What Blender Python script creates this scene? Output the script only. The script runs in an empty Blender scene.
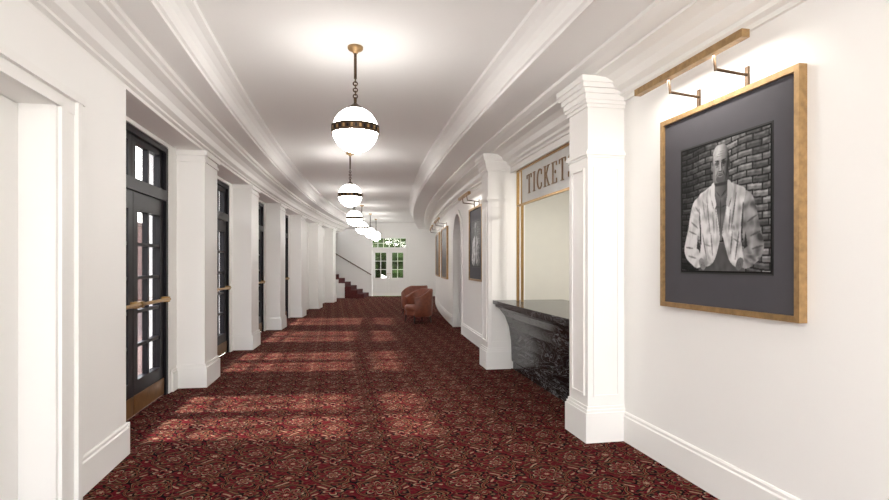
import bpy, bmesh, math, random
import numpy as np
from mathutils import Matrix, Vector
random.seed(3)
scene = bpy.context.scene
try:
    scene.view_settings.view_transform = 'Standard'
    scene.view_settings.look = 'None'
    scene.view_settings.exposure = 0.0
except Exception as e:
    print(e)

# ------------------------------------------------------------------ materials
class N:
    def __init__(s, nt, sock): s.nt=nt; s.s=sock
    def _m(s, op, a, b=None, c=None):
        n=s.nt.nodes.new('ShaderNodeMath'); n.operation=op
        for i,x in enumerate((a,b,c)):
            if x is None: continue
            if isinstance(x,N): s.nt.links.new(x.s, n.inputs[i])
            else: n.inputs[i].default_value=x
        return N(s.nt,n.outputs[0])
    def __add__(s,o): return s._m('ADD',s,o)
    def __radd__(s,o): return s._m('ADD',o,s)
    def __sub__(s,o): return s._m('SUBTRACT',s,o)
    def __rsub__(s,o): return s._m('SUBTRACT',o,s)
    def __mul__(s,o): return s._m('MULTIPLY',s,o)
    def __rmul__(s,o): return s._m('MULTIPLY',o,s)
    def __truediv__(s,o): return s._m('DIVIDE',s,o)
    def lt(s,o): return s._m('LESS_THAN',s,o)
    def gt(s,o): return s._m('GREATER_THAN',s,o)
    def fr(s): return s._m('FRACT',s)
    def ab(s): return s._m('ABSOLUTE',s)
    def sin(s): return s._m('SINE',s)
    def cos(s): return s._m('COSINE',s)
    def sqrt(s): return s._m('SQRT',s)
    def at2(s,o): return s._m('ARCTAN2',s,o)

def new_mat(name):
    m=bpy.data.materials.new(name); m.use_nodes=True
    return m, m.node_tree, m.node_tree.nodes['Principled BSDF']

def pm(name,col,rough=0.5,metal=0.0,var=0.03,scale=6,bump=0.0,spec=0.5):
    m,nt,b=new_mat(name)
    b.inputs['Roughness'].default_value=rough; b.inputs['Metallic'].default_value=metal
    b.inputs['Specular IOR Level'].default_value=spec
    tc=nt.nodes.new('ShaderNodeTexCoord'); no=nt.nodes.new('ShaderNodeTexNoise'); no.inputs['Scale'].default_value=scale
    nt.links.new(tc.outputs['Object'],no.inputs['Vector'])
    cr=nt.nodes.new('ShaderNodeValToRGB')
    cr.color_ramp.elements[0].position=.3; cr.color_ramp.elements[1].position=.7
    cr.color_ramp.elements[0].color=[max(0,c*(1-var)) for c in col]+[1]
    cr.color_ramp.elements[1].color=[min(1,c*(1+var)) for c in col]+[1]
    nt.links.new(no.outputs['Fac'],cr.inputs[0]); nt.links.new(cr.outputs[0],b.inputs['Base Color'])
    if bump>0:
        bp=nt.nodes.new('ShaderNodeBump'); bp.inputs['Strength'].default_value=bump
        nt.links.new(no.outputs['Fac'],bp.inputs['Height']); nt.links.new(bp.outputs[0],b.inputs['Normal'])
    return m

M_wall=pm('white_wall_paint',(.89,.88,.857),.6,var=.006,scale=1.5,spec=.2)
M_trim=pm('white_trim_paint',(.875,.863,.838),.5,var=.006,scale=2,spec=.3)
M_ceil=pm('ceiling_paint',(.905,.897,.88),.8,var=.005,scale=1,spec=.1)
M_cream=pm('booth_cream_paint',(.72,.71,.65),.6,var=.01)
M_dark=pm('dark_bronze_paint',(.007,.006,.009),.4,var=.2,spec=.25)
M_brass=pm('brushed_brass',(.42,.26,.10),.35,.9,var=.1,scale=30)
M_gold=pm('gold_frame',(.36,.225,.10),.42,.5,var=.22,scale=25)
M_abr=pm('aged_brass',(.08,.05,.03),.4,.8,var=.2,scale=30)
M_wood=pm('kick_oak',(.22,.11,.04),.4,.3,var=.2,scale=10)
M_mat=pm('grey_mat_board',(.072,.069,.078),.8,var=.03,spec=.2)
M_black=pm('black_border',(.005,.005,.005),.5)
M_leather=pm('rust_leather',(.20,.058,.030),.45,var=.2,scale=12,bump=.1)
M_leg=pm('dark_walnut',(.02,.01,.007),.4)
M_rail=pm('oak_handrail',(.10,.05,.03),.4)
M_grey=pm('grey_door_paint',(.15,.16,.19),.4)
M_letter=pm('bronze_letters',(.24,.15,.075),.45,.2)
M_stairred=pm('stair_carpet',(.08,.012,.011),.9,var=.5,scale=30)
M_panel=pm('frosted_sign_panel',(.60,.60,.575),.3)

def marble():
    m,nt,b=new_mat('dark_marble')
    tc=nt.nodes.new('ShaderNodeTexCoord'); mp=nt.nodes.new('ShaderNodeMapping')
    mp.inputs['Rotation'].default_value=(-.6,.25,.0); mp.inputs['Scale'].default_value=(1.0,.8,3.6)
    nt.links.new(tc.outputs['Object'],mp.inputs['Vector'])
    n1=nt.nodes.new('ShaderNodeTexNoise'); n1.inputs['Scale'].default_value=1.5; n1.inputs['Detail'].default_value=8; n1.inputs['Distortion'].default_value=1.5; n1.inputs['Roughness'].default_value=.55
    nt.links.new(mp.outputs[0],n1.inputs['Vector'])
    cr=nt.nodes.new('ShaderNodeValToRGB'); e=cr.color_ramp.elements
    e[0].position=.28; e[0].color=(.005,.005,.006,1)
    e[1].position=.85; e[1].color=(.02,.02,.024,1)
    for p,c in ((.40,.010),(.42,.09),(.44,.012),(.49,.008),(.503,.24),(.52,.018),(.56,.010),(.605,.010),(.62,.16),(.635,.015)):
        x=e.new(p); x.color=(c,c,c*1.05,1)
    nt.links.new(n1.outputs['Fac'],cr.inputs[0]); nt.links.new(cr.outputs[0],b.inputs['Base Color'])
    b.inputs['Roughness'].default_value=.2; b.inputs['Specular IOR Level'].default_value=.3
    return m
M_marble=marble()

def glass(name,f,t0):
    m=bpy.data.materials.new(name); m.use_nodes=True; nt=m.node_tree; nt.nodes.clear()
    o=nt.nodes.new('ShaderNodeOutputMaterial'); t=nt.nodes.new('ShaderNodeBsdfTransparent'); g=nt.nodes.new('ShaderNodeBsdfGlossy')
    g.inputs['Roughness'].default_value=.03; t.inputs[0].default_value=(t0,t0,t0,1)
    mx=nt.nodes.new('ShaderNodeMixShader'); mx.inputs[0].default_value=f
    nt.links.new(t.outputs[0],mx.inputs[1]); nt.links.new(g.outputs[0],mx.inputs[2]); nt.links.new(mx.outputs[0],o.inputs[0])
    return m
M_glass=glass('window_glass',.12,.8); M_glass2=glass('window_glass_thin',.02,.9)

def emis(name,col,st,up=None):
    m,nt,b=new_mat(name)
    b.inputs['Base Color'].default_value=(.8,.8,.78,1)
    b.inputs['Emission Color'].default_value=(*col,1); b.inputs['Emission Strength'].default_value=st
    b.inputs['Roughness'].default_value=.25
    if up is not None:   # emission cut on upward faces to soften the hot spot on the ceiling
        g=nt.nodes.new('ShaderNodeNewGeometry'); sp=nt.nodes.new('ShaderNodeSeparateXYZ'); mr=nt.nodes.new('ShaderNodeMapRange')
        nt.links.new(g.outputs['Normal'],sp.inputs[0]); nt.links.new(sp.outputs[2],mr.inputs[0])
        mr.inputs[1].default_value=-.1; mr.inputs[2].default_value=.85; mr.inputs[3].default_value=st; mr.inputs[4].default_value=up
        nt.links.new(mr.outputs[0],b.inputs['Emission Strength'])
    return m
M_globe=emis('opal_glass_lit',(1,.97,.93),44,13)
M_fill=emis('booth_fill_glow',(1,.96,.88),14)  # glow of the disc added to light the booth

def carpet():
    m,nt,b=new_mat('ornate_red_carpet'); b.inputs['Roughness'].default_value=.95; b.inputs['Specular IOR Level'].default_value=.03
    tc=nt.nodes.new('ShaderNodeTexCoord'); sp=nt.nodes.new('ShaderNodeSeparateXYZ'); nt.links.new(tc.outputs['Object'],sp.inputs[0])
    wn=nt.nodes.new('ShaderNodeTexNoise'); wn.inputs['Scale'].default_value=9; nt.links.new(tc.outputs['Object'],wn.inputs['Vector'])
    w=(N(nt,wn.outputs['Fac'])-.5)*.06
    T=.60
    a=N(nt,sp.outputs[0])/T+w; c=N(nt,sp.outputs[1])/(T*.95)-w
    tp=2*math.pi
    def rgb(t):
        n=nt.nodes.new('ShaderNodeRGB'); n.outputs[0].default_value=(*t,1); return n.outputs[0]
    cur=rgb((.085,.0050,.010))
    def over(mask,t):
        nonlocal cur
        n=nt.nodes.new('ShaderNodeMix'); n.data_type='RGBA'
        nt.links.new(mask.s,n.inputs[0]); nt.links.new(cur,n.inputs[6]); n.inputs[7].default_value=(*t,1)
        cur=n.outputs[2]
    black=(.0045,.003,.004); gold=(.15,.080,.043); cream=(.27,.185,.125); rust=(.115,.008,.012); green=(.020,.022,.016); red=(.10,.0055,.012)
    # leafy ground
    G=((a+c)*(3*tp)).sin()+((a-c)*(3*tp)+(a*tp).sin()*1.6).cos()
    over(G.gt(.30),black); over(G.gt(1.2),red)
    H=((a*5)*tp+(c*tp*3).sin()*1.8).sin()+((c*5)*tp+(a*tp*3).cos()*1.8).cos()
    over(H.ab().lt(.12),(.12,.058,.034))
    over(H.gt(1.3),rust); over(H.lt(-1.3),green); over(H.gt(1.7),cream); over(H.lt(-1.75),gold)
    # scrolling ogee lattice with double outline
    F=(a*tp).cos()*(c*tp).cos()+((a*2)*tp).cos()*.18+((c*4)*tp+(a*2)*tp).sin()*.12-.05
    over(F.ab().lt(.17),black); over(F.ab().lt(.10),gold); over(F.ab().lt(.045),(.09,.006,.008))
    def flower(ox,oy,k,R,amp,n,cols):
        x=((a*k+ox).fr()-.5)/k; y=((c*k+oy).fr()-.5)/k
        r=(x*x+y*y).sqrt(); th=y.at2(x)
        rr=((th*n).cos().ab())*amp+R
        q=r/rr
        for lim,cc in cols: over(q.lt(lim),cc)
    flower(.25,.25,2,.030,.050,2,[(1.25,black),(1.,gold),(.74,rust),(.42,black),(.25,cream)])
    flower(.0,.0,1,.085,.105,4,[(1.14,black),(1.,cream),(.88,red),(.62,gold),(.5,black),(.38,rust),(.18,cream)])
    flower(.5,.5,1,.075,.115,3,[(1.16,black),(1.02,gold),(.88,red),(.6,green),(.46,cream),(.34,red),(.18,gold)])
    flower(.5,.0,1,.045,.065,2,[(1.25,black),(1.,cream),(.78,rust),(.4,black)])
    flower(.0,.5,1,.045,.065,3,[(1.25,black),(1.,gold),(.75,red),(.4,cream)])
    n2=nt.nodes.new('ShaderNodeTexNoise'); n2.inputs['Scale'].default_value=60; n2.inputs['Detail'].default_value=3
    nt.links.new(tc.outputs['Object'],n2.inputs['Vector'])
    mr=nt.nodes.new('ShaderNodeMapRange'); mr.inputs[1].default_value=.3; mr.inputs[2].default_value=.7; mr.inputs[3].default_value=.6; mr.inputs[4].default_value=1.3
    nt.links.new(n2.outputs['Fac'],mr.inputs[0])
    mm=nt.nodes.new('ShaderNodeVectorMath'); mm.operation='SCALE'
    nt.links.new(cur,mm.inputs[0]); nt.links.new(mr.outputs[0],mm.inputs['Scale'])
    nt.links.new(mm.outputs[0],b.inputs['Base Color'])
    bp=nt.nodes.new('ShaderNodeBump'); bp.inputs['Strength'].default_value=.2; bp.inputs['Distance'].default_value=.01
    nt.links.new(n2.outputs['Fac'],bp.inputs['Height']); nt.links.new(bp.outputs[0],b.inputs['Normal'])
    return m
M_carpet=carpet()

def brickmat():
    m,nt,b=new_mat('exterior_brick')
    tc=nt.nodes.new('ShaderNodeTexCoord')
    sp=nt.nodes.new('ShaderNodeSeparateXYZ'); cb=nt.nodes.new('ShaderNodeCombineXYZ')
    nt.links.new(tc.outputs['Object'],sp.inputs[0]); nt.links.new(sp.outputs[1],cb.inputs[0]); nt.links.new(sp.outputs[2],cb.inputs[1])
    br=nt.nodes.new('ShaderNodeTexBrick'); br.inputs['Scale'].default_value=1
    br.inputs['Brick Width'].default_value=.23; br.inputs['Row Height'].default_value=.075; br.inputs['Mortar Size'].default_value=.008
    br.inputs['Color1'].default_value=(.10,.028,.022,1); br.inputs['Color2'].default_value=(.06,.016,.013,1); br.inputs['Mortar'].default_value=(.12,.10,.09,1)
    nt.links.new(cb.outputs[0],br.inputs['Vector']); nt.links.new(br.outputs[0],b.inputs['Base Color']); b.inputs['Roughness'].default_value=.9
    return m
M_brick=brickmat()
M_ground=pm('exterior_paving',(.075,.035,.03),.9,var=.3,scale=3)
M_leaf=pm('hedge_leaves',(.028,.045,.012),.8,var=.7,scale=5,bump=.6,spec=.1)
M_lawn=pm('lawn',(.03,.06,.015),.9,var=.4,scale=4,spec=.1)

def attrmat(name):
    m,nt,b=new_mat(name); at=nt.nodes.new('ShaderNodeAttribute'); at.attribute_name='Col'
    nt.links.new(at.outputs['Color'],b.inputs['Base Color']); b.inputs['Roughness'].default_value=.5; b.inputs['Specular IOR Level'].default_value=.12
    return m
M_print=attrmat('photographic_print')
def paintmat():
    m,nt,b=new_mat('oil_painting')
    tc=nt.nodes.new('ShaderNodeTexCoord'); no=nt.nodes.new('ShaderNodeTexNoise'); no.inputs['Scale'].default_value=2.3; no.inputs['Detail'].default_value=6; no.inputs['Distortion'].default_value=1
    nt.links.new(tc.outputs['Object'],no.inputs['Vector']); cr=nt.nodes.new('ShaderNodeValToRGB'); e=cr.color_ramp.elements
    e[0].position=.3; e[0].color=(.010,.006,.005,1); e[1].position=.75; e[1].color=(.14,.075,.03,1)
    for p,c in ((.45,(.045,.018,.009,1)),(.55,(.025,.028,.028,1)),(.62,(.11,.045,.02,1))):
        x=e.new(p); x.color=c
    nt.links.new(no.outputs['Fac'],cr.inputs[0]); nt.links.new(cr.outputs[0],b.inputs['Base Color']); b.inputs['Roughness'].default_value=.5
    return m
M_paint=paintmat()

# ------------------------------------------------------------------ geometry helper
def bend(p):
    u,v,z=p
    if v<=4: return (u,v,z)
    k=v-4; ph=math.atan(k/100)
    return (u*math.cos(ph)+k*k/200, v-u*math.sin(ph), z)

class B:
    def __init__(s): s.v=[];s.f=[];s.m=[];s.sm=[];s.mats=[];s.M=Matrix.Identity(4)
    def mi(s,mat):
        if mat not in s.mats: s.mats.append(mat)
        return s.mats.index(mat)
    def add(s,vs,fs,mat,sm=False):
        o=len(s.v); s.v+= [tuple(s.M@Vector(p)) for p in vs]
        i=s.mi(mat)
        for f in fs: s.f.append([x+o for x in f]); s.m.append(i); s.sm.append(sm)
    def box(s,u0,u1,v0,v1,z0,z1,mat):
        n=max(1,math.ceil(abs(v1-v0)/.8)); vs=[]; fs=[]
        for i in range(n+1):
            v=v0+(v1-v0)*i/n
            vs+=[(u0,v,z0),(u1,v,z0),(u1,v,z1),(u0,v,z1)]
        for i in range(n):
            o=4*i
            for j in range(4): fs.append([o+j,o+(j+1)%4,o+4+(j+1)%4,o+4+j])
        fs.append([0,3,2,1]); o=4*n; fs.append([o,o+1,o+2,o+3])
        s.add(vs,fs,mat)
    def prism(s,prof,v0,v1,mat,step=.8):
        n=max(1,math.ceil(abs(v1-v0)/step)); k=len(prof); vs=[];fs=[]
        for i in range(n+1):
            v=v0+(v1-v0)*i/n; vs+=[(p[0],v,p[1]) for p in prof]
        for i in range(n):
            o=k*i
            for j in range(k): fs.append([o+j,o+(j+1)%k,o+k+(j+1)%k,o+k+j])
        fs.append(list(range(k))[::-1]); fs.append([k*n+j for j in range(k)])
        s.add(vs,fs,mat)
    def prismu(s,prof,u0,u1,mat):
        k=len(prof); vs=[(u0,p[0],p[1]) for p in prof]+[(u1,p[0],p[1]) for p in prof]
        fs=[[j,(j+1)%k,k+(j+1)%k,k+j] for j in range(k)]+[list(range(k)),[k+j for j in range(k)][::-1]]
        s.add(vs,fs,mat)
    def lathe(s,prof,c,mat,n=32,a0=0,a1=2*math.pi,sm=True,closed=False):
        vs=[];fs=[];full=abs(a1-a0-2*math.pi)<1e-6; m=n if full else n+1; k=len(prof)
        for i in range(m):
            a=a0+(a1-a0)*i/n
            vs+=[(c[0]+r*math.cos(a),c[1]+r*math.sin(a),c[2]+z) for r,z in prof]
        for i in range(n):
            o=k*i; q=k*((i+1)%m)
            for j in range(k if closed else k-1): fs.append([o+j,o+(j+1)%k,q+(j+1)%k,q+j])
        s.add(vs,fs,mat,sm)
    def tube(s,p0,p1,r,mat,n=12,r1=None):
        p0=Vector(p0);p1=Vector(p1);d=(p1-p0); L=d.length; q=d.to_track_quat('Z','Y').to_matrix().to_4x4()
        old=s.M; s.M=old@Matrix.Translation(p0)@q; r1=r if r1 is None else r1
        s.lathe([(0,0),(r,0),(r1,L),(0,L)],(0,0,0),mat,n,sm=False); s.M=old
    def torus(s,c,R,r,mat,rot=None,n=20,k=8):
        old=s.M; s.M=old@Matrix.Translation(Vector(c))@(rot or Matrix.Identity(4))
        pr=[(R+r*math.cos(2*math.pi*j/k),r*math.sin(2*math.pi*j/k)) for j in range(k)]
        s.lathe(pr,(0,0,0),mat,n,closed=True); s.M=old
    def build(s,name,bd=True):
        vs=[bend(p) for p in s.v] if bd else s.v
        me=bpy.data.meshes.new(name); me.from_pydata(vs,[],s.f)
        for m in s.mats: me.materials.append(m)
        me.polygons.foreach_set('material_index',s.m); me.polygons.foreach_set('use_smooth',s.sm)
        bm=bmesh.new(); bm.from_mesh(me); bmesh.ops.recalc_face_normals(bm,faces=bm.faces); bm.to_mesh(me); bm.free()
        o=bpy.data.objects.new(name,me); scene.collection.objects.link(o)
        return o

END=25.8; LV=23.9
b=B()
b.box(-1.95,2.45,-3,LV,-.1,0,M_carpet); b.box(-5,3.2,LV,END,-.1,0,M_carpet); b.build('floor')
b=B(); b.box(2.45,4.6,3.9,8.5,-.1,0,M_carpet); b.build('floor_booth')

# ceiling
b=B()
prof=[(-2.15,3.15),(-1.12,3.15),(-1.12,3.18),(-1.10,3.19),(-1.10,3.29),(-1.08,3.33),(-1.04,3.37),(-.99,3.39),(-.99,3.43),(1.47,3.43),(1.47,3.39),(1.52,3.37),(1.56,3.33),(1.58,3.29),(1.58,3.19),(1.60,3.18),(1.60,3.15),(2.65,3.15),(2.65,3.6),(-2.15,3.6)]
b.prism(prof,-3,END+.1,M_ceil); b.box(-5,-2.15,LV,END,2.95,3.1,M_ceil); b.build('ceiling')
b=B()
b.prism([(-2.1,2.88),(-1.60,2.88),(-1.60,2.91),(-1.57,2.92),(-1.57,2.94),(-1.52,2.96),(-1.49,3.01),(-1.44,3.05),(-1.37,3.07),(-1.37,3.10),(-1.34,3.11),(-1.34,3.15),(-2.1,3.15)],-3,LV,M_trim)
b.build('trim_cornice_left')
b=B()
b.prism([(2.60,2.88),(2.41,2.88),(2.41,2.91),(2.37,2.92),(2.37,2.95),(2.31,2.97),(2.28,3.02),(2.22,3.05),(2.12,3.06),(2.12,3.08),(2.03,3.10),(1.98,3.12),(1.98,3.15),(2.60,3.15)],-3,END,M_trim)
b.build('trim_cornice_right')

# left walls
PIL=[7.1+2.9*k for k in range(6)]
DOORS=[(4.9,6.82)]+[(p+.78,p+2.72) for p in PIL[:3]]
b=B()
b.box(-1.95,-1.60,-3,2.1,0,2.88,M_wall); b.box(-1.95,-1.60,2.1,3.56,2.42,2.88,M_wall); b.box(-1.95,-1.60,3.56,4.73,0,2.88,M_wall)
b.box(-2.15,-1.95,-3,4.73,0,2.88,M_wall)
prev=4.73
for d0,d1 in DOORS:
    b.box(-2.15,-1.90,prev,d0,0,2.88,M_wall); b.box(-2.15,-1.90,d0,d1,2.84,2.88,M_wall); prev=d1
b.box(-2.15,-1.90,prev,LV,0,2.88,M_wall)
b.build('wall_left')
b=B()
b.box(-5,-2.15,LV-.15,LV,0,2.95,M_wall); b.box(-5.1,-5,LV-.15,END,0,2.95,M_wall); b.build('wall_lobby_left')

def base_prof(u,s,h=.25):
    return [(u,0),(u+s*.022,0),(u+s*.022,h-.04),(u+s*.014,h-.03),(u+s*.014,h-.012),(u+s*.006,h),(u,h)]
b=B(); b.prism(base_prof(-1.6,1),3.92,4.73,M_trim); b.prism(base_prof(-1.6,1),-3,1.8,M_trim)
b.box(-1.9,-1.578,4.73,4.752,0,.25,M_trim)
for p in PIL:
    if p<16: b.prism(base_prof(-1.9,1),p-.2 if p>7.2 else 6.9,p,M_trim)
b.prism(base_prof(-1.9,1),16.45,LV,M_trim)
b.build('baseboard_left')

b=B()
for (a0,a1,z0,z1) in ((3.56,3.88,0,2.55),(1.80,2.12,0,2.55)):
    b.box(-1.60,-1.57,a0,a1,z0,z1,M_trim)
    b.box(-1.57,-1.55,a0+.03,a0+.10,z0,z1-.1,M_trim); b.box(-1.57,-1.545,a1-.09,a1-.03,z0,z1-.04,M_trim)
b.box(-1.60,-1.565,1.8,3.88,2.42,2.55,M_trim); b.box(-1.57,-1.54,1.8,3.88,2.50,2.55,M_trim); b.box(-1.57,-1.55,2.1,3.6,2.42,2.45,M_trim)
b.build('trim_door_casing')
b=B()
b.box(-1.81,-1.76,2.105,3.555,0.01,2.415,M_trim)
for z0,z1 in ((.25,.95),(1.1,2.25)):
    for a0,a1 in ((2.25,2.73),(2.86,3.32)):
        for q in ((a0,a1,z0,z0+.03),(a0,a1,z1-.03,z1),(a0,a0+.03,z0,z1),(a1-.03,a1,z0,z1)):
            b.box(-1.76,-1.745,*q,M_trim)
b.tube((-1.76,2.2,1.0),(-1.70,2.2,1.0),.012,M_brass); b.tube((-1.70,2.2,1.0),(-1.70,2.33,1.0),.012,M_brass)
b.build('door_1')

def pframe(b,axis,c,a0,a1,z0,z1,s,w=.02,t=.012,mat=M_trim):
    for (q0,q1,y0,y1) in ((a0,a1,z0,z0+w),(a0,a1,z1-w,z1),(a0,a0+w,z0+w,z1-w),(a1-w,a1,z0+w,z1-w)):
        if axis=='v': b.box(q0,q1,c,c+s*t,y0,y1,mat)
        else: b.box(c,c+s*t,q0,q1,y0,y1,mat)

def left_pilaster(v):
    b=B(); w=.62; u0=-1.9;u1=-1.58
    b.box(u0,u1,v,v+w,0,2.88,M_trim)
    b.box(u0,u1+.03,v-.03,v+w+.03,0,.24,M_trim); b.box(u0,u1+.018,v-.018,v+w+.018,.24,.28,M_trim)
    b.box(u0,u1+.015,v-.015,v+w+.015,2.74,2.77,M_trim); b.box(u0,u1+.03,v-.03,v+w+.03,2.82,2.88,M_trim)
    b.build('pilaster')
for p in PIL: left_pilaster(p)
b=B()
for a0,a1 in ((16.6,18.5),(19.5,21.4),(22.35,23.7)):
    pframe(b,'u',-1.9,a0,a1,.45,2.6,1,.04,.02)
b.build('trim_panel_left')

def right_pilaster(v):
    b=B(); w=.38; u0=2.434;u1=2.10
    b.box(u1,u0,v,v+w,0,2.9,M_trim)
    for e,z0,z1 in ((.03,0,.25),(.02,.25,.275),(.01,.275,.30),(.012,2.40,2.42),(.025,2.42,2.445),(.015,2.445,2.46),
                    (.015,2.82,2.85),(.03,2.85,2.88),(.04,2.88,2.93),(.055,2.93,2.97),(.075,2.97,3.01),(.09,3.01,3.06)):
        b.box(u1-e,u0,v-e,v+w+e,z0,z1,M_trim)
    b.box(u1-.0,u0,v,v+w,2.9,3.15,M_trim)
    pframe(b,'u',u1,v+.06,v+w-.06,.38,2.32,-1); pframe(b,'v',v,u1+.05,u0-.05,.38,2.32,-1,.014,.008)
    b.build('pilaster')
right_pilaster(4.30); right_pilaster(7.64)

# right wall
b=B()
U0,U1=2.434,2.65
b.box(U0,U1,-3,4.68,0,2.88,M_wall); b.box(U0,U1,4.68,7.64,2.80,2.88,M_wall); b.box(U0,U1,7.64,11.6,0,2.88,M_wall)
a0,a1,zs=11.6,13.1,1.95; cv=(a0+a1)/2; R=.68
b.box(U0,U1,a0,cv-R,0,2.88,M_wall); b.box(U0,U1,cv+R,a1,0,2.88,M_wall)
K=16
for i in range(K):
    t0=math.pi*i/K;t1=math.pi*(i+1)/K
    p0=(cv-R*math.cos(t0),zs+R*math.sin(t0)); p1=(cv-R*math.cos(t1),zs+R*math.sin(t1))
    b.prismu([p0,p1,(p1[0],2.88),(p0[0],2.88)],U0,U1,M_wall)
b.box(U0,U1,a1,END,0,2.88,M_wall)
b.build('wall_right')
b=B()
for i in range(K):
    t0=math.pi*i/K;t1=math.pi*(i+1)/K
    q=[(cv-r*math.cos(t),zs+r*math.sin(t)) for r,t in ((R,t0),(R,t1),(R+.1,t1),(R+.1,t0))]
    b.prismu(q,U0-.03,U0,M_trim)
b.box(U0-.03,U0,cv-R-.1,cv-R,0,zs,M_trim); b.box(U0-.03,U0,cv+R,cv+R+.1,0,zs,M_trim)
b.build('trim_arch')
b=B()
b.box(2.66,2.715,cv-R+.005,cv+R-.005,0.01,2.7,M_grey); pframe(b,'u',2.66,cv-R+.1,cv-.05,.3,2.0,-1,.04,.02,M_grey); pframe(b,'u',2.66,cv+.05,cv+R-.1,.3,2.0,-1,.04,.02,M_grey)
b.tube((2.66,cv-.02,1.0),(2.60,cv-.02,1.0),.02,M_brass)
b.build('door_2')
b=B(); b.box(2.45,2.80,cv-R-.1,cv+R+.1,-.1,-.001,M_carpet); b.build('floor_niche')
b=B(); b.box(2.65,2.80,cv-R-.1,cv-R,0,2.9,M_wall); b.box(2.65,2.80,cv+R,cv+R+.1,0,2.9,M_wall); b.box(2.72,2.80,cv-R,cv+R,0,2.9,M_wall); b.build('wall_niche')
b=B()
for s0,s1 in ((-3,4.27),(8.06,cv-R-.1),(cv+R+.1,END)): b.prism(base_prof(U0,-1),s0,s1,M_trim)
b.build('baseboard_right')

# ticket booth room
b=B()
b.box(4.4,4.5,4.0,8.4,0,3.0,M_cream); b.box(2.66,4.4,4.0,4.1,0,3.0,M_cream); b.box(2.66,4.4,8.3,8.4,0,3.0,M_cream)
b.build('wall_booth')
b=B(); b.box(2.66,4.5,4.0,8.4,2.95,3.05,M_ceil); b.build('ceiling_booth')
b=B(); b.lathe([(0,0),(.16,0),(.16,.03),(.19,.04),(.19,.06),(0,.06)],(3.5,6.2,2.89),M_fill,24); b.build('booth_fill_disc')  # added glowing disc, brightens the booth interior
b=B()
b.prism([(2.60,.0),(2.46,.0),(2.46,.10),(2.44,.12),(2.43,.40),(2.40,.60),(2.34,.76),(2.26,.86),(2.20,.90),(2.20,.93),(2.16,.935),(2.16,.985),(3.2,.985),(3.2,.93),(2.75,.93),(2.75,0)],4.72,7.60,M_marble)
b.build('ticket_counter')
b=B()
uf0,uf1=2.465,2.50
for v in (4.72,7.22,7.42): b.box(uf0,uf1,v,v+.03,.986,2.80,M_brass)
for z in (2.30,2.775): b.box(uf0,uf1,4.72,7.45,z,z+.025,M_brass)
b.box(2.475,2.485,4.755,7.22,2.325,2.775,M_panel)
def stroke(pts,w,v_start,zb,h):
    for i in range(len(pts)-1):
        (x0,y0),(x1,y1)=pts[i],pts[i+1]
        wa=w[i] if isinstance(w,list) else w; wb=w[i+1] if isinstance(w,list) else w
        dx,dy=x1-x0,y1-y0; L=math.hypot(dx,dy); nx,ny=-dy/L,dx/L
        q=[(x0+nx*wa/2,y0+ny*wa/2),(x1+nx*wb/2,y1+ny*wb/2),(x1-nx*wb/2,y1-ny*wb/2),(x0-nx*wa/2,y0-ny*wa/2)]
        b.prismu([(v_start-x*h,zb+y*h) for x,y in q],2.462,2.475,M_letter)
def arc(cx,cy,rx,ry,d0,d1,n=14): return [(cx+rx*math.cos(math.radians(d0+(d1-d0)*i/n)),cy+ry*math.sin(math.radians(d0+(d1-d0)*i/n))) for i in range(n+1)]
TH,TN=.085,.035
LT={'T':(.72,[([(0,.97),(.72,.97)],TN),([(.36,0),(.36,1)],TH),([(.2,.02),(.52,.02)],TN),([(.02,.97),(.02,.78)],TN),([(.70,.97),(.70,.78)],TN)]),
 'I':(.3,[([(.15,0),(.15,1)],TH),([(0,.02),(.3,.02)],TN),([(0,.98),(.3,.98)],TN)]),
 'C':(.72,[(arc(.42,.5,.36,.48,50,310),[TN+.06*math.sin(math.pi*i/14) for i in range(15)]),([(.66,.95),(.66,.7)],TN),([(.66,.3),(.66,.1)],TN)]),
 'K':(.75,[([(.15,0),(.15,1)],TH),([(0,.02),(.3,.02)],TN),([(0,.98),(.3,.98)],TN),([(.18,.42),(.62,.98)],TN),([(.3,.56),(.66,.02)],TH),([(.48,.98),(.75,.98)],TN),([(.52,.02),(.8,.02)],TN)]),
 'E':(.65,[([(.15,0),(.15,1)],TH),([(0,.02),(.62,.02)],TN),([(0,.98),(.6,.98)],TN),([(.15,.52),(.48,.52)],TN),([(.6,.98),(.6,.8)],TN),([(.62,.02),(.62,.22)],TN),([(.48,.6),(.48,.44)],TN)]),
 'S':(.55,[(arc(.27,.75,.21,.23,40,260)+arc(.27,.26,.22,.25,85,-130),[TN+.05*math.sin(math.pi*i/29) for i in range(30)]),([(.46,.95),(.46,.75)],TN),([(.06,.05),(.06,.28)],TN)])}
vs=6.98; h=.25
for ch in 'TICKETS':
    wd,st=LT[ch]
    for pts,w in st: stroke(pts,w,vs,2.425,h)
    vs-=(wd+.29)*h
b.build('ticket_sign_window_frame')

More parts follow.
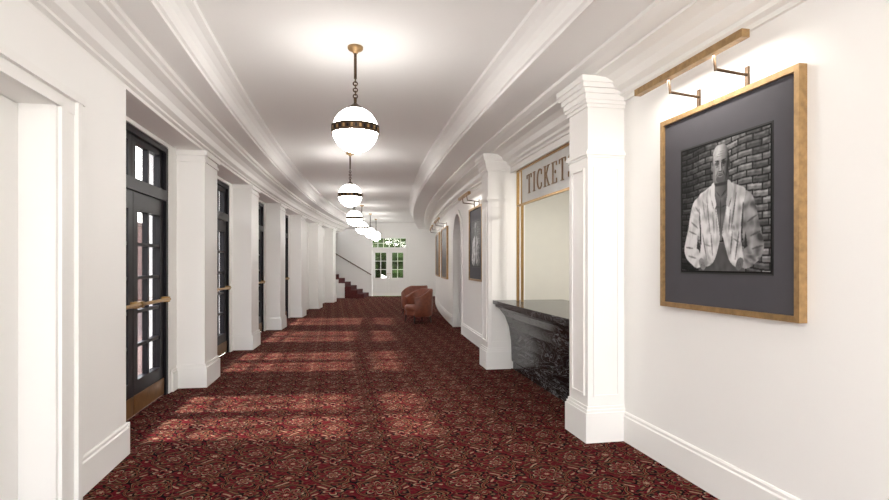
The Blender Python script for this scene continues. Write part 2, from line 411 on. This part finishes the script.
# ------------------------------------------------------------------ pictures
def inpoly(S,T,P):
    r=np.zeros(S.shape,bool); n=len(P)
    for i in range(n):
        x0,y0=P[i]; x1,y1=P[(i+1)%n]
        if y0==y1: continue
        c=((y0>T)!=(y1>T))&(S<(x1-x0)*(T-y0)/(y1-y0)+x0); r^=c
    return r
def vnoise(S,T,f,seed):
    rs=np.random.RandomState(seed); G=rs.rand(64,64)
    x=S*f; y=T*f; xi=np.floor(x).astype(int); yi=np.floor(y).astype(int); fx=x-xi; fy=y-yi
    fx=fx*fx*(3-2*fx); fy=fy*fy*(3-2*fy)
    g=lambda i,j:G[(yi+j)%64,(xi+i)%64]
    return (g(0,0)*(1-fx)+g(1,0)*fx)*(1-fy)+(g(0,1)*(1-fx)+g(1,1)*fx)*fy
def spline(P,k=6):
    out=[];n=len(P)
    for i in range(n):
        p0,p1,p2,p3=[np.array(P[(i+j-1)%n],float) for j in range(4)]
        for t in np.arange(k)/k:
            out.append(tuple(.5*((2*p1)+(-p0+p2)*t+(2*p0-5*p1+4*p2-p3)*t*t+(-p0+3*p1-3*p2+p3)*t**3)))
    return out
def blur(a,r):
    for _ in range(r):
        p=np.pad(a,1,mode='edge'); a=(p[:-2,1:-1]+p[2:,1:-1]+p[1:-1,:-2]+p[1:-1,2:]+2*a)/6
    return a
def portrait(n=240):
    S,T=np.meshgrid((np.arange(n)+.5)/n,(np.arange(n)+.5)/n)
    q=n/240
    bw,bh=.15,.047
    Tw=T-.12*(S-.5)*(T-.45)+.006*np.sin(S*15); row=np.floor(Tw/bh); sx=S/bw+.5*(row%2)+.06*np.sin(row*3); cell=np.floor(sx)
    hsh=np.modf(np.abs(np.sin(row*12.9898+cell*78.233)*43758.5))[0]
    fx=sx-cell; fy=Tw/bh-row
    g=.03+.08*hsh; g=g*(.5+1.0*vnoise(S,T,40,2)); g=np.where((fx<.08)|(fy<.24),.006,g); g=np.where((fy>.72)&(fx>.1),g*1.9,g)
    g*=(.25+1.3*np.clip((S-.1)/.7,0,1))
    g=blur(g,1)
    def blend(mask,val,r=1):
        nonlocal g
        m=blur(mask.astype(float),max(1,int(r*q))); g=g*(1-m)+val*m
    def poly(P,val,r=1,sp=True): 
        m=inpoly(S,T,spline(P) if sp else P); blend(m,val,r); return m
    def ell(cx,cy,rx,ry): return ((S-cx)/rx)**2+((T-cy)/ry)**2<1
    def line(x0,y0,x1,y1,w,val,r=1):
        dx,dy=x1-x0,y1-y0; L2=dx*dx+dy*dy; t=np.clip(((S-x0)*dx+(T-y0)*dy)/L2,0,1)
        d=np.hypot(S-x0-t*dx,T-y0-t*dy); blend(d<w*(1-.6*np.abs(t*2-1)),val,r)
    wv=vnoise(S,T,5,1)
    f1=vnoise(S*2.2+.3*wv,T*.40+.5*wv,11,4); f2=vnoise(S*1.3-T*.9+.2*wv,T*1.2+S*.7,14,7); f3=vnoise(S,T,50,9)
    ridge=1-2*np.abs(f1-.5)
    fold=.34+.26*ridge+.42*(f2-.5)+.05*(f3-.5)
    fold=fold+.45*(.44-S); fold=np.clip(fold,.07,.66)
    # trousers
    poly([(.22,-.1),(.25,.22),(.72,.22),(.76,-.1)],.05+.05*f2,1,False)
    # loose sleeves falling from the shoulders, wrists bent into the pockets
    poly([(.33,.63),(.24,.600),(.165,.555),(.125,.46),(.10,.36),(.065,.26),(.045,.18),(.075,.11),(.14,.065),(.20,.035),(.26,.05),(.27,.12),(.235,.17),(.24,.26),(.27,.40),(.33,.5)],fold*.95)
    poly([(.65,.63),(.75,.590),(.82,.545),(.86,.45),(.885,.35),(.915,.26),(.93,.18),(.90,.11),(.83,.06),(.77,.035),(.71,.05),(.70,.12),(.735,.17),(.73,.26),(.70,.40),(.65,.5)],fold*.62)
    blend(inpoly(S,T,[(.225,.30),(.245,.17),(.205,.19)]),.02,1); blend(inpoly(S,T,[(.755,.30),(.735,.17),(.775,.19)]),.02,1)
    # shirt body, hem hanging open over the trousers
    poly([(.40,.665),(.31,.635),(.235,.60),(.235,.48),(.262,.34),(.258,.20),(.235,.075),(.29,.045),(.38,.06),(.435,.12),(.475,.22),(.49,.27),(.515,.27),(.545,.19),(.59,.09),(.66,.045),(.735,.07),(.715,.22),(.71,.36),(.73,.48),(.755,.59),(.68,.63),(.585,.66)],fold)
    for (l,w) in (((.238,.50,.262,.22),.008),((.732,.50,.712,.22),.010)): line(*l,w,.04,2)
    for l,w,c in (((.14,.40,.22,.35),.009,.16),((.11,.33,.20,.30),.008,.13),((.07,.20,.16,.19),.008,.12),((.10,.13,.2,.11),.008,.16),((.86,.40,.77,.36),.009,.07),((.90,.29,.80,.26),.008,.06),((.92,.19,.82,.17),.008,.06),((.33,.58,.37,.30),.008,.18),((.38,.30,.40,.13),.008,.14),((.66,.58,.61,.33),.008,.09),((.62,.30,.60,.14),.008,.08),((.28,.30,.33,.10),.008,.14),((.69,.30,.65,.10),.008,.07),((.19,.52,.25,.46),.008,.2),((.28,.57,.31,.42),.007,.22),((.40,.46,.42,.3),.007,.18),((.60,.46,.58,.3),.007,.09),((.30,.22,.38,.2),.006,.2),((.63,.25,.69,.22),.006,.1)):
        line(*l,w,c,2)
    skin=np.clip(.10+.35*(.49-S)+.09*(vnoise(S,T,22,11)-.5)+.025*np.sin(T*34),.010,.22)
    poly([(.435,.67),(.415,.58),(.435,.46),(.46,.34),(.482,.26),(.50,.24),(.52,.34),(.55,.46),(.575,.58),(.56,.67)],skin,1)
    line(.492,.55,.492,.33,.005,.02,2); line(.44,.50,.485,.487,.005,.05,2); line(.55,.5,.50,.487,.005,.02,2)
    # neck
    poly([(.412,.76),(.415,.66),(.435,.595),(.49,.555),(.555,.595),(.572,.66),(.575,.76)],np.clip(.12+.8*(.47-S),.014,.24),1)
    line(.445,.61,.485,.57,.005,.05,1); line(.545,.61,.50,.57,.005,.015,1)
    poly([(.410,.685),(.378,.645),(.388,.56),(.41,.49),(.442,.51),(.425,.585),(.425,.65)],.64,1); poly([(.575,.685),(.615,.645),(.612,.56),(.583,.49),(.553,.51),(.568,.585),(.566,.65)],.38,1)
    line(.390,.55,.412,.485,.005,.14,1); line(.61,.55,.583,.485,.005,.07,1)
    line(.44,.48,.482,.26,.006,.62,1); line(.555,.48,.517,.28,.006,.30,1)
    # head
    cx,cy=.490,.815
    P=[(0,.145),(.045,.138),(.076,.108),(.090,.055),(.089,0),(.083,-.055),(.067,-.105),(.042,-.140),(0,-.150),(-.042,-.140),(-.067,-.105),(-.083,-.055),(-.089,0),(-.090,.055),(-.076,.108),(-.045,.138)]
    X=(S-cx)/.1; Y=(T-cy)/.15
    sh=.23-.17*X-.11*X**2+.07*Y+.15*np.exp(-((X+.25)**2+(Y-.62)**2)/.12); sh*=.85+.3*vnoise(S,T,55,5); sh=np.clip(sh,.014,.52)
    blend(ell(cx-.094,cy-.012,.013,.032),.14,1); blend(ell(cx+.094,cy-.012,.012,.032),.03,1)
    poly([(cx+a,cy+b_) for a,b_ in P],sh,1)
    line(cx-.086,cy+.07,cx-.089,cy+.0,.008,.06,2); line(cx+.086,cy+.07,cx+.089,cy+.0,.010,.012,2)
    for s_ in (-1,1):
        e=cx+s_*.036
        blend(ell(e,cy+.006,.025,.017),.06 if s_<0 else .02,2)
        line(e-.025,cy+.026-.003*s_,e+.025,cy+.026+.003*s_,.0065,.015,1)
        blend(ell(e,cy-.001,.013,.005),.16 if s_<0 else .07,1); blend(ell(e,cy,.0055,.006),.004,1)
        line(e-.015,cy-.020,e+.018,cy-.018,.0035,.09 if s_<0 else .03,1)
        line(cx+s_*.026,cy-.052,cx+s_*.047,cy-.090,.005,.08 if s_<0 else .018,1)
    line(cx+.010,cy+.01,cx+.018,cy-.045,.008,.06,1); line(cx-.002,cy+.01,cx-.002,cy-.045,.006,.40,1)
    blend(ell(cx,cy-.057,.020,.0055),.03,1); blend(ell(cx-.002,cy-.045,.010,.008),.36,1)
    blend(ell(cx,cy-.112,.052,.032)&~ell(cx,cy-.085,.034,.013),.085,3)
    line(cx-.027,cy-.085,cx+.029,cy-.085,.0045,.010,1); line(cx-.02,cy-.094,cx+.02,cy-.094,.0045,.18,1); line(cx-.026,cy-.073,cx+.026,cy-.073,.0045,.08,1)
    for k in range(3): line(cx-.040,cy+.058+.018*k,cx+.040,cy+.056+.018*k,.0022,.15,1)
    blend((np.abs(X)>.64)&(Y<.1)&(np.abs(X)<1)&(Y>-.75)&inpoly(S,T,[(cx+a,cy+b_) for a,b_ in P]),g*.55,4)
    blend(inpoly(S,T,[(cx-.07,cy-.142),(cx+.08,cy-.142),(cx+.07,cy-.165),(cx-.055,cy-.165)]),.03,2)
    # hands entering pockets
    for hx,s_,c in ((.255,1,.24),(.715,-1,.13)):
        poly([(hx-s_*.02,.095),(hx+s_*.015,.112),(hx+s_*.05,.085),(hx+s_*.06,.04),(hx+s_*.03,.018),(hx-s_*.01,.05)],c)
        for k in range(3): line(hx+s_*(.005+.016*k),.082,hx+s_*(.018+.016*k),.034,.003,.05)
    b_=(S<.012)|(S>.988)|(T<.012)|(T>.988); g=np.where(b_,.004,g)
    return np.clip(g,0.003,1)
def print_plane(name,u,v_hi,v_lo,z0,z1,img):
    n=img.shape[0]; vs=[]
    for j in range(n+1):
        for i in range(n+1): vs.append(bend((u,v_hi+(v_lo-v_hi)*i/n,z0+(z1-z0)*j/n)))
    fs=[[j*(n+1)+i,j*(n+1)+i+1,(j+1)*(n+1)+i+1,(j+1)*(n+1)+i] for j in range(n) for i in range(n)]
    me=bpy.data.meshes.new(name); me.from_pydata(vs,[],fs); me.materials.append(M_print)
    ca=me.color_attributes.new('Col','FLOAT_COLOR','CORNER')
    col=np.repeat(img.reshape(-1),4); arr=np.ones((len(col),4),np.float32); arr[:,0]=col;arr[:,1]=col*.99;arr[:,2]=col
    ca.data.foreach_set('color',arr.ravel())
    o=bpy.data.objects.new(name,me); scene.collection.objects.link(o); return o
def picture(v0,v1,z0,z1,kind,name):
    fr=.034; b=B(); U=2.434
    for q in ((v0,v1,z0,z0+fr),(v0,v1,z1-fr,z1),(v0,v0+fr,z0+fr,z1-fr),(v1-fr,v1,z0+fr,z1-fr)): b.box(U-.05,U,*q,M_gold)
    if kind=='photo':
        b.box(U-.03,U,v0+fr,v1-fr,z0+fr,z1-fr,M_mat)
        b.box(U-.032,U-.03,v0+.19,v1-.22,z0+.245,z1-.25,M_black)
        o=b.build(name)
        p=print_plane('photographic_print',U-.034,v1-.23,v0+.2,z0+.255,z1-.26,portrait() if v0<5 else portrait(60)); p.parent=o
    else:
        b.box(U-.03,U,v0+fr,v1-fr,z0+fr,z1-fr,M_paint); o=b.build(name)
    b=B(); vm0,vm1=v0+.16,v1+.0
    zt=z1+.20
    b.box(U-.26,U-.21,vm0,vm1,zt-.015,zt+.03,M_gold)
    for v in (v0+.42,v1-.38):
        b.box(U-.012,U,v-.015,v+.015,zt-.19,zt-.07,M_abr)
        b.tube((U-.01,v,zt-.12),(U-.22,v,zt-.10),.009,M_abr); b.tube((U-.22,v,zt-.11),(U-.235,v,zt-.0),.009,M_abr)
    b.build('picture_light')
    ld=bpy.data.lights.new('picture_lamp','AREA'); ld.shape='RECTANGLE'; ld.size=vm1-vm0-.1; ld.size_y=.04; ld.energy=9 if v0<5 else 4; ld.color=(1,.95,.87)
    lo=bpy.data.objects.new('picture_lamp_light',ld); scene.collection.objects.link(lo)
    c=Vector(bend((U-.235,(vm0+vm1)/2,zt-.02))); t=Vector(bend((U,(vm0+vm1)/2,zt-.9))); tang=(Vector(bend((U-.235,vm1,0)))-Vector(bend((U-.235,vm0,0)))).normalized()
    zax=(c-t).normalized(); xax=tang; yax=zax.cross(xax).normalized(); xax=yax.cross(zax)
    mt=Matrix((xax,yax,zax)).transposed().to_4x4(); mt.translation=c; lo.matrix_world=mt
picture(2.445,3.69,1.19,2.55,'photo','framed_portrait_photograph')
picture(9.35,10.6,1.19,2.55,'photo','framed_portrait_photograph')
picture(14.3,16.1,1.1,2.5,'paint','framed_painting')
picture(17.2,19.6,1.1,2.5,'paint','framed_painting')

# ------------------------------------------------------------------ dark glazed doors
for i,(d0,d1) in enumerate(DOORS):
    b=B(); ua,ub=-2.02,-1.94
    fz=2.83; mid=(d0+d1)/2
    b.box(ua-.03,ub+.03,d0,d0+.06,0,fz,M_dark); b.box(ua-.03,ub+.03,d1-.06,d1,0,fz,M_dark); b.box(ua-.03,ub+.03,d0+.06,d1-.06,fz-.06,fz,M_dark)
    b.box(ua-.03,ub+.03,d0+.06,d1-.06,2.22,2.34,M_dark)
    for l0,l1 in ((d0+.065,mid-.004),(mid+.004,d1-.065)):
        w=.115
        b.box(ua,ub,l0,l0+w,.012,2.215,M_dark); b.box(ua,ub,l1-w,l1,.012,2.215,M_dark)
        b.box(ua,ub,l0+w,l1-w,.012,.34,M_dark); b.box(ua,ub,l0+w,l1-w,2.04,2.215,M_dark)
        b.box(ub,ub+.008,l0+.01,l1-.01,.015,.20,M_wood)
        c=(l0+l1)/2; b.box(ua+.015,ub-.01,c-.022,c+.022,.30,2.09,M_dark)
        for r in range(1,5): z=.34+r*1.70/5; b.box(ua+.015,ub-.01,l0+w,l1-w,z-.016,z+.016,M_dark)
        b.box(ua+.035,ua+.041,l0+w-.01,l1-w+.01,.33,2.05,M_glass)
        b.box(ua+.035,ua+.041,l0+.02,l1-.02,2.33,fz-.05,M_glass)
        b.box(ua+.015,ub-.01,c-.022,c+.022,2.34,fz-.06,M_dark); b.box(ua+.015,ub-.01,l0,l0+.09,2.34,fz-.06,M_dark); b.box(ua+.015,ub-.01,l1-.09,l1,2.34,fz-.06,M_dark)
        b.box(ua+.015,ub-.01,l0+.09,l1-.09,fz-.12,fz-.06,M_dark)
        b.tube((ub+.07,l0+.02,1.10),(ub+.07,l1-.02,1.10),.018,M_brass)
        b.box(ub,ub+.08,l0+.03,l0+.07,1.07,1.13,M_brass); b.box(ub,ub+.08,l1-.07,l1-.03,1.07,1.13,M_brass)
    b.build('door_%d'%(i+3))

# ------------------------------------------------------------------ end wall, end doors
b=B()
c=.2; hw=.80
b.box(-5,c-hw,END,END+.2,0,3.45,M_wall); b.box(c+hw,3.2,END,END+.2,0,3.45,M_wall)
b.box(c-hw,c+hw,END,END+.2,2.18,2.25,M_wall); b.box(c-hw,c+hw,END,END+.2,2.70,3.45,M_wall)
b.build('wall_end')
b=B()
for s in (-1,1):
    b.box(c+s*.80,c+s*.92,END-.03,END,0,2.78,M_trim)
b.box(c-.95,c+.95,END-.04,END,2.17,2.28,M_trim); b.box(c-.95,c+.95,END-.04,END,2.70,2.80,M_trim)
b.build('trim_end_doors')
b=B()
for l0,l1 in ((c-.79,c-.004),(c+.004,c+.79)):
    w=.13; v0,v1=END+.03,END+.08
    b.box(l0,l0+w,v0,v1,.01,2.17,M_trim); b.box(l1-w,l1,v0,v1,.01,2.17,M_trim); b.box(l0+w,l1-w,v0,v1,.01,.85,M_trim); b.box(l0+w,l1-w,v0,v1,2.03,2.17,M_trim)
    b.box(l0+w,l1-w,v0+.02,v0+.026,.84,2.04,M_glass2)
    m=(l0+l1)/2; b.box(m-.014,m+.014,v0+.01,v1-.01,.85,2.03,M_trim)
    for r in (1,2): z=.85+r*1.18/3; b.box(l0+w,l1-w,v0+.01,v1-.01,z-.014,z+.014,M_trim)
    pframe(b,'v',v0,l0+w+.02,l1-w-.02,.2,.75,-1,.03,.012)
b.tube((c-.05,END+.03,1.05),(c-.05,END-.03,1.05),.02,M_brass); b.tube((c+.05,END+.03,1.05),(c+.05,END-.03,1.05),.02,M_brass)
b.build('door_7')
b=B()
b.box(c-hw,c+hw,END+.05,END+.056,2.25,2.70,M_glass2)
for i in range(7): x=c-hw+i*hw/3; b.box(x-.015,x+.015,END+.03,END+.08,2.25,2.70,M_trim)
b.box(c-hw,c+hw,END+.03,END+.08,2.46,2.49,M_trim)
b.build('window_1')

# stairs with handrail
b=B()
for i in range(8):
    x1=-.75-.28*i
    b.box(x1-.28,x1,24.35,END-.001,0.0 if i==0 else .17*i-.17,.17*(i+1),M_stairred)
    b.box(x1-.28,x1,24.31,24.35,0,.17*(i+1)-.03,M_trim if i>2 else M_stairred)
# wall-mounted handrail along the far stair wall
b.tube((-.62,END-.08,1.0),(-3.0,END-.08,2.40),.022,M_rail)
for x in (-.80,-1.7,-2.7): b.tube((x,END,1.0+(-.62-x)*.588-.05),(x,END-.08,1.0+(-.62-x)*.588-.01),.009,M_rail)
b.build('staircase')

# ------------------------------------------------------------------ pendants
def pendant(v,u,zg=2.69,zc=3.43):
    b=B(); r=.2; n=20
    b.lathe([(r*math.sin(math.pi*i/n),-r*math.cos(math.pi*i/n)) for i in range(n+1)],(u,v,zg),M_globe,40)
    b.lathe([(.204,-.036),(.211,-.036),(.211,-.026),(.206,-.024),(.206,.024),(.211,.026),(.211,.036),(.204,.036)],(u,v,zg),M_abr,48,sm=False)
    for i in range(36):
        a=2*math.pi*i/36; old=b.M; b.M=Matrix.Translation((u,v,zg))@Matrix.Rotation(a,4,'Z')
        b.box(.205,.2115,-.009,.009,-.015,.015,M_dark if i%2 else M_gold); b.M=old
    b.lathe([(0,.235),(.018,.235),(.03,.225),(.05,.21),(.075,.195),(.078,.175),(.07,.17)],(u,v,zg),M_abr,24)
    b.tube((u,v,zg+.22),(u,v,zg+.29),.013,M_abr)
    z=zg+.30; i=0
    while z<zg+.46:
        b.torus((u,v,z),.018,.006,M_abr,Matrix.Rotation(math.pi/2*(i%2),4,'Z')@Matrix.Rotation(math.pi/2,4,'X'),12,6); z+=.028; i+=1
    b.tube((u,v,zg+.455),(u,v,zc-.03),.013,M_abr)
    b.lathe([(0,-.06),(.02,-.06),(.03,-.04),(.06,-.03),(.068,-.02),(.068,0),(0,0)],(u,v,zc),M_gold,24)
    b.build('globe_pendant_lamp')
LP=[(4.95,.19),(9.69,.13),(14.4,.0),(18.2,-.08),(21.2,-.08),(23.6,-.12)]
for v,u in LP: pendant(v,u)

# ------------------------------------------------------------------ chairs
def chair(u,v,rot):
    b=B(); b.M=Matrix.Translation((u,v,0))@Matrix.Rotation(rot,4,'Z')
    n=22
    prof=lambda h:[(.29,.17),(.36,.16),(.385,.20),(.40,h-.03),(.385,h),(.335,h),(.32,h-.03),(.30,.40)]
    vs=[];fs=[];kk=8
    a0,a1=math.radians(-38),math.radians(218)
    for i in range(n+1):
        a=a0+(a1-a0)*i/n; t=math.cos(a-math.pi/2); h=.66+.20*max(0,min(1,(t+.35)/1.0))
        vs+=[(r*math.cos(a),r*math.sin(a),z) for r,z in prof(h)]
    for i in range(n):
        for j in range(kk): fs.append([kk*i+j,kk*i+(j+1)%kk,kk*(i+1)+(j+1)%kk,kk*(i+1)+j])
    b.add(vs,fs,M_leather,True); b.add(vs[:kk],[list(range(kk))],M_leather); b.add(vs[-kk:],[list(range(kk))],M_leather)
    b.lathe([(0,.20),(.30,.20),(.30,.30),(0,.30)],(0,0,0),M_leather,28,sm=False)
    b.lathe([(0,.30),(.29,.30),(.31,.33),(.31,.42),(.28,.45),(0,.46)],(0,-.02,0),M_leather,28)
    for x,y in ((-.24,-.2),(.24,-.2),(-.22,.24),(.22,.24)): b.tube((x*1.12,y*1.12,0),(x,y,.22),.014,M_leg,10,.024)
    b.build('barrel_armchair')
chair(1.62,14.2,math.radians(-65)); chair(1.62,16.6,math.radians(-150))

# ------------------------------------------------------------------ exterior
b=B(); b.box(-30,-2.16,-10,40,-.25,-.05,M_ground); b.build('exterior_paving_ground',False)
b=B()
b.box(-7.9,-7.5,-6,40,-.05,3.0,M_brick)
b.box(-8.0,-7.4,-6,40,3.0,3.12,M_ground)
b.build('garden_brick_wall',False)
b=B(); b.box(-12,18,END+1.2,END+30,-.3,-.1,M_lawn); b.build('exterior_lawn')
def hedge(x0,x1,y0,y1,z0,z1,name,cnt):
    b=B(); rnd=random.Random(5)
    for i in range(cnt):
        x=rnd.uniform(x0,x1);y=rnd.uniform(y0,y1);z=rnd.uniform(z0,z1); r=rnd.uniform(.35,.8)
        n=8; ph=rnd.uniform(0,6)
        b.lathe([(r*(1+.15*math.sin(5*j+ph))*math.sin(math.pi*j/n),-r*math.cos(math.pi*j/n)) for j in range(n+1)],(x,y,z),M_leaf,10,sm=False)
    b.build(name,False)
hedge(-2,12,31,33,.9,3.6,'garden_hedge',260)

# ------------------------------------------------------------------ lights
w=bpy.data.worlds.new('world'); scene.world=w; w.use_nodes=True; nt=w.node_tree; bg=nt.nodes['Background']
tc=nt.nodes.new('ShaderNodeTexCoord'); sp=nt.nodes.new('ShaderNodeSeparateXYZ'); cr=nt.nodes.new('ShaderNodeValToRGB')
cr.color_ramp.elements[0].position=0.0; cr.color_ramp.elements[0].color=(1,.965,.92,1); cr.color_ramp.elements[1].position=.8; cr.color_ramp.elements[1].color=(.75,.85,1,1)
nt.links.new(tc.outputs['Generated'],sp.inputs[0]); nt.links.new(sp.outputs[2],cr.inputs[0]); nt.links.new(cr.outputs[0],bg.inputs[0]); bg.inputs[1].default_value=9
sd=bpy.data.lights.new('sun','SUN'); sd.energy=22; sd.angle=math.radians(5); sd.color=(1,.94,.85)
so=bpy.data.objects.new('sun',sd); scene.collection.objects.link(so)
d=Vector((1,-.12,-.95)); so.rotation_euler=d.to_track_quat('-Z','Y').to_euler(); so.location=(-10,5,12)
def area(loc,sx,sy,e):
    ld=bpy.data.lights.new('booth_fill','AREA'); ld.shape='RECTANGLE'; ld.size=sx; ld.size_y=sy; ld.energy=e; ld.color=(1,.95,.88)
    o=bpy.data.objects.new('booth_fill_light',ld); scene.collection.objects.link(o); o.location=loc
area((3.5,6.2,2.86),.3,.3,45)  # added fill light below the disc, lights up the booth

# ------------------------------------------------------------------ camera
cd=bpy.data.cameras.new('camera'); co=bpy.data.objects.new('camera',cd); scene.collection.objects.link(co)
cd.sensor_width=36; cd.lens=550/889*36; cd.shift_y=14/889; cd.clip_start=.05
co.location=(0,0,1.5); co.rotation_euler=(math.pi/2,0,-math.atan(111.5/550)); scene.camera=co
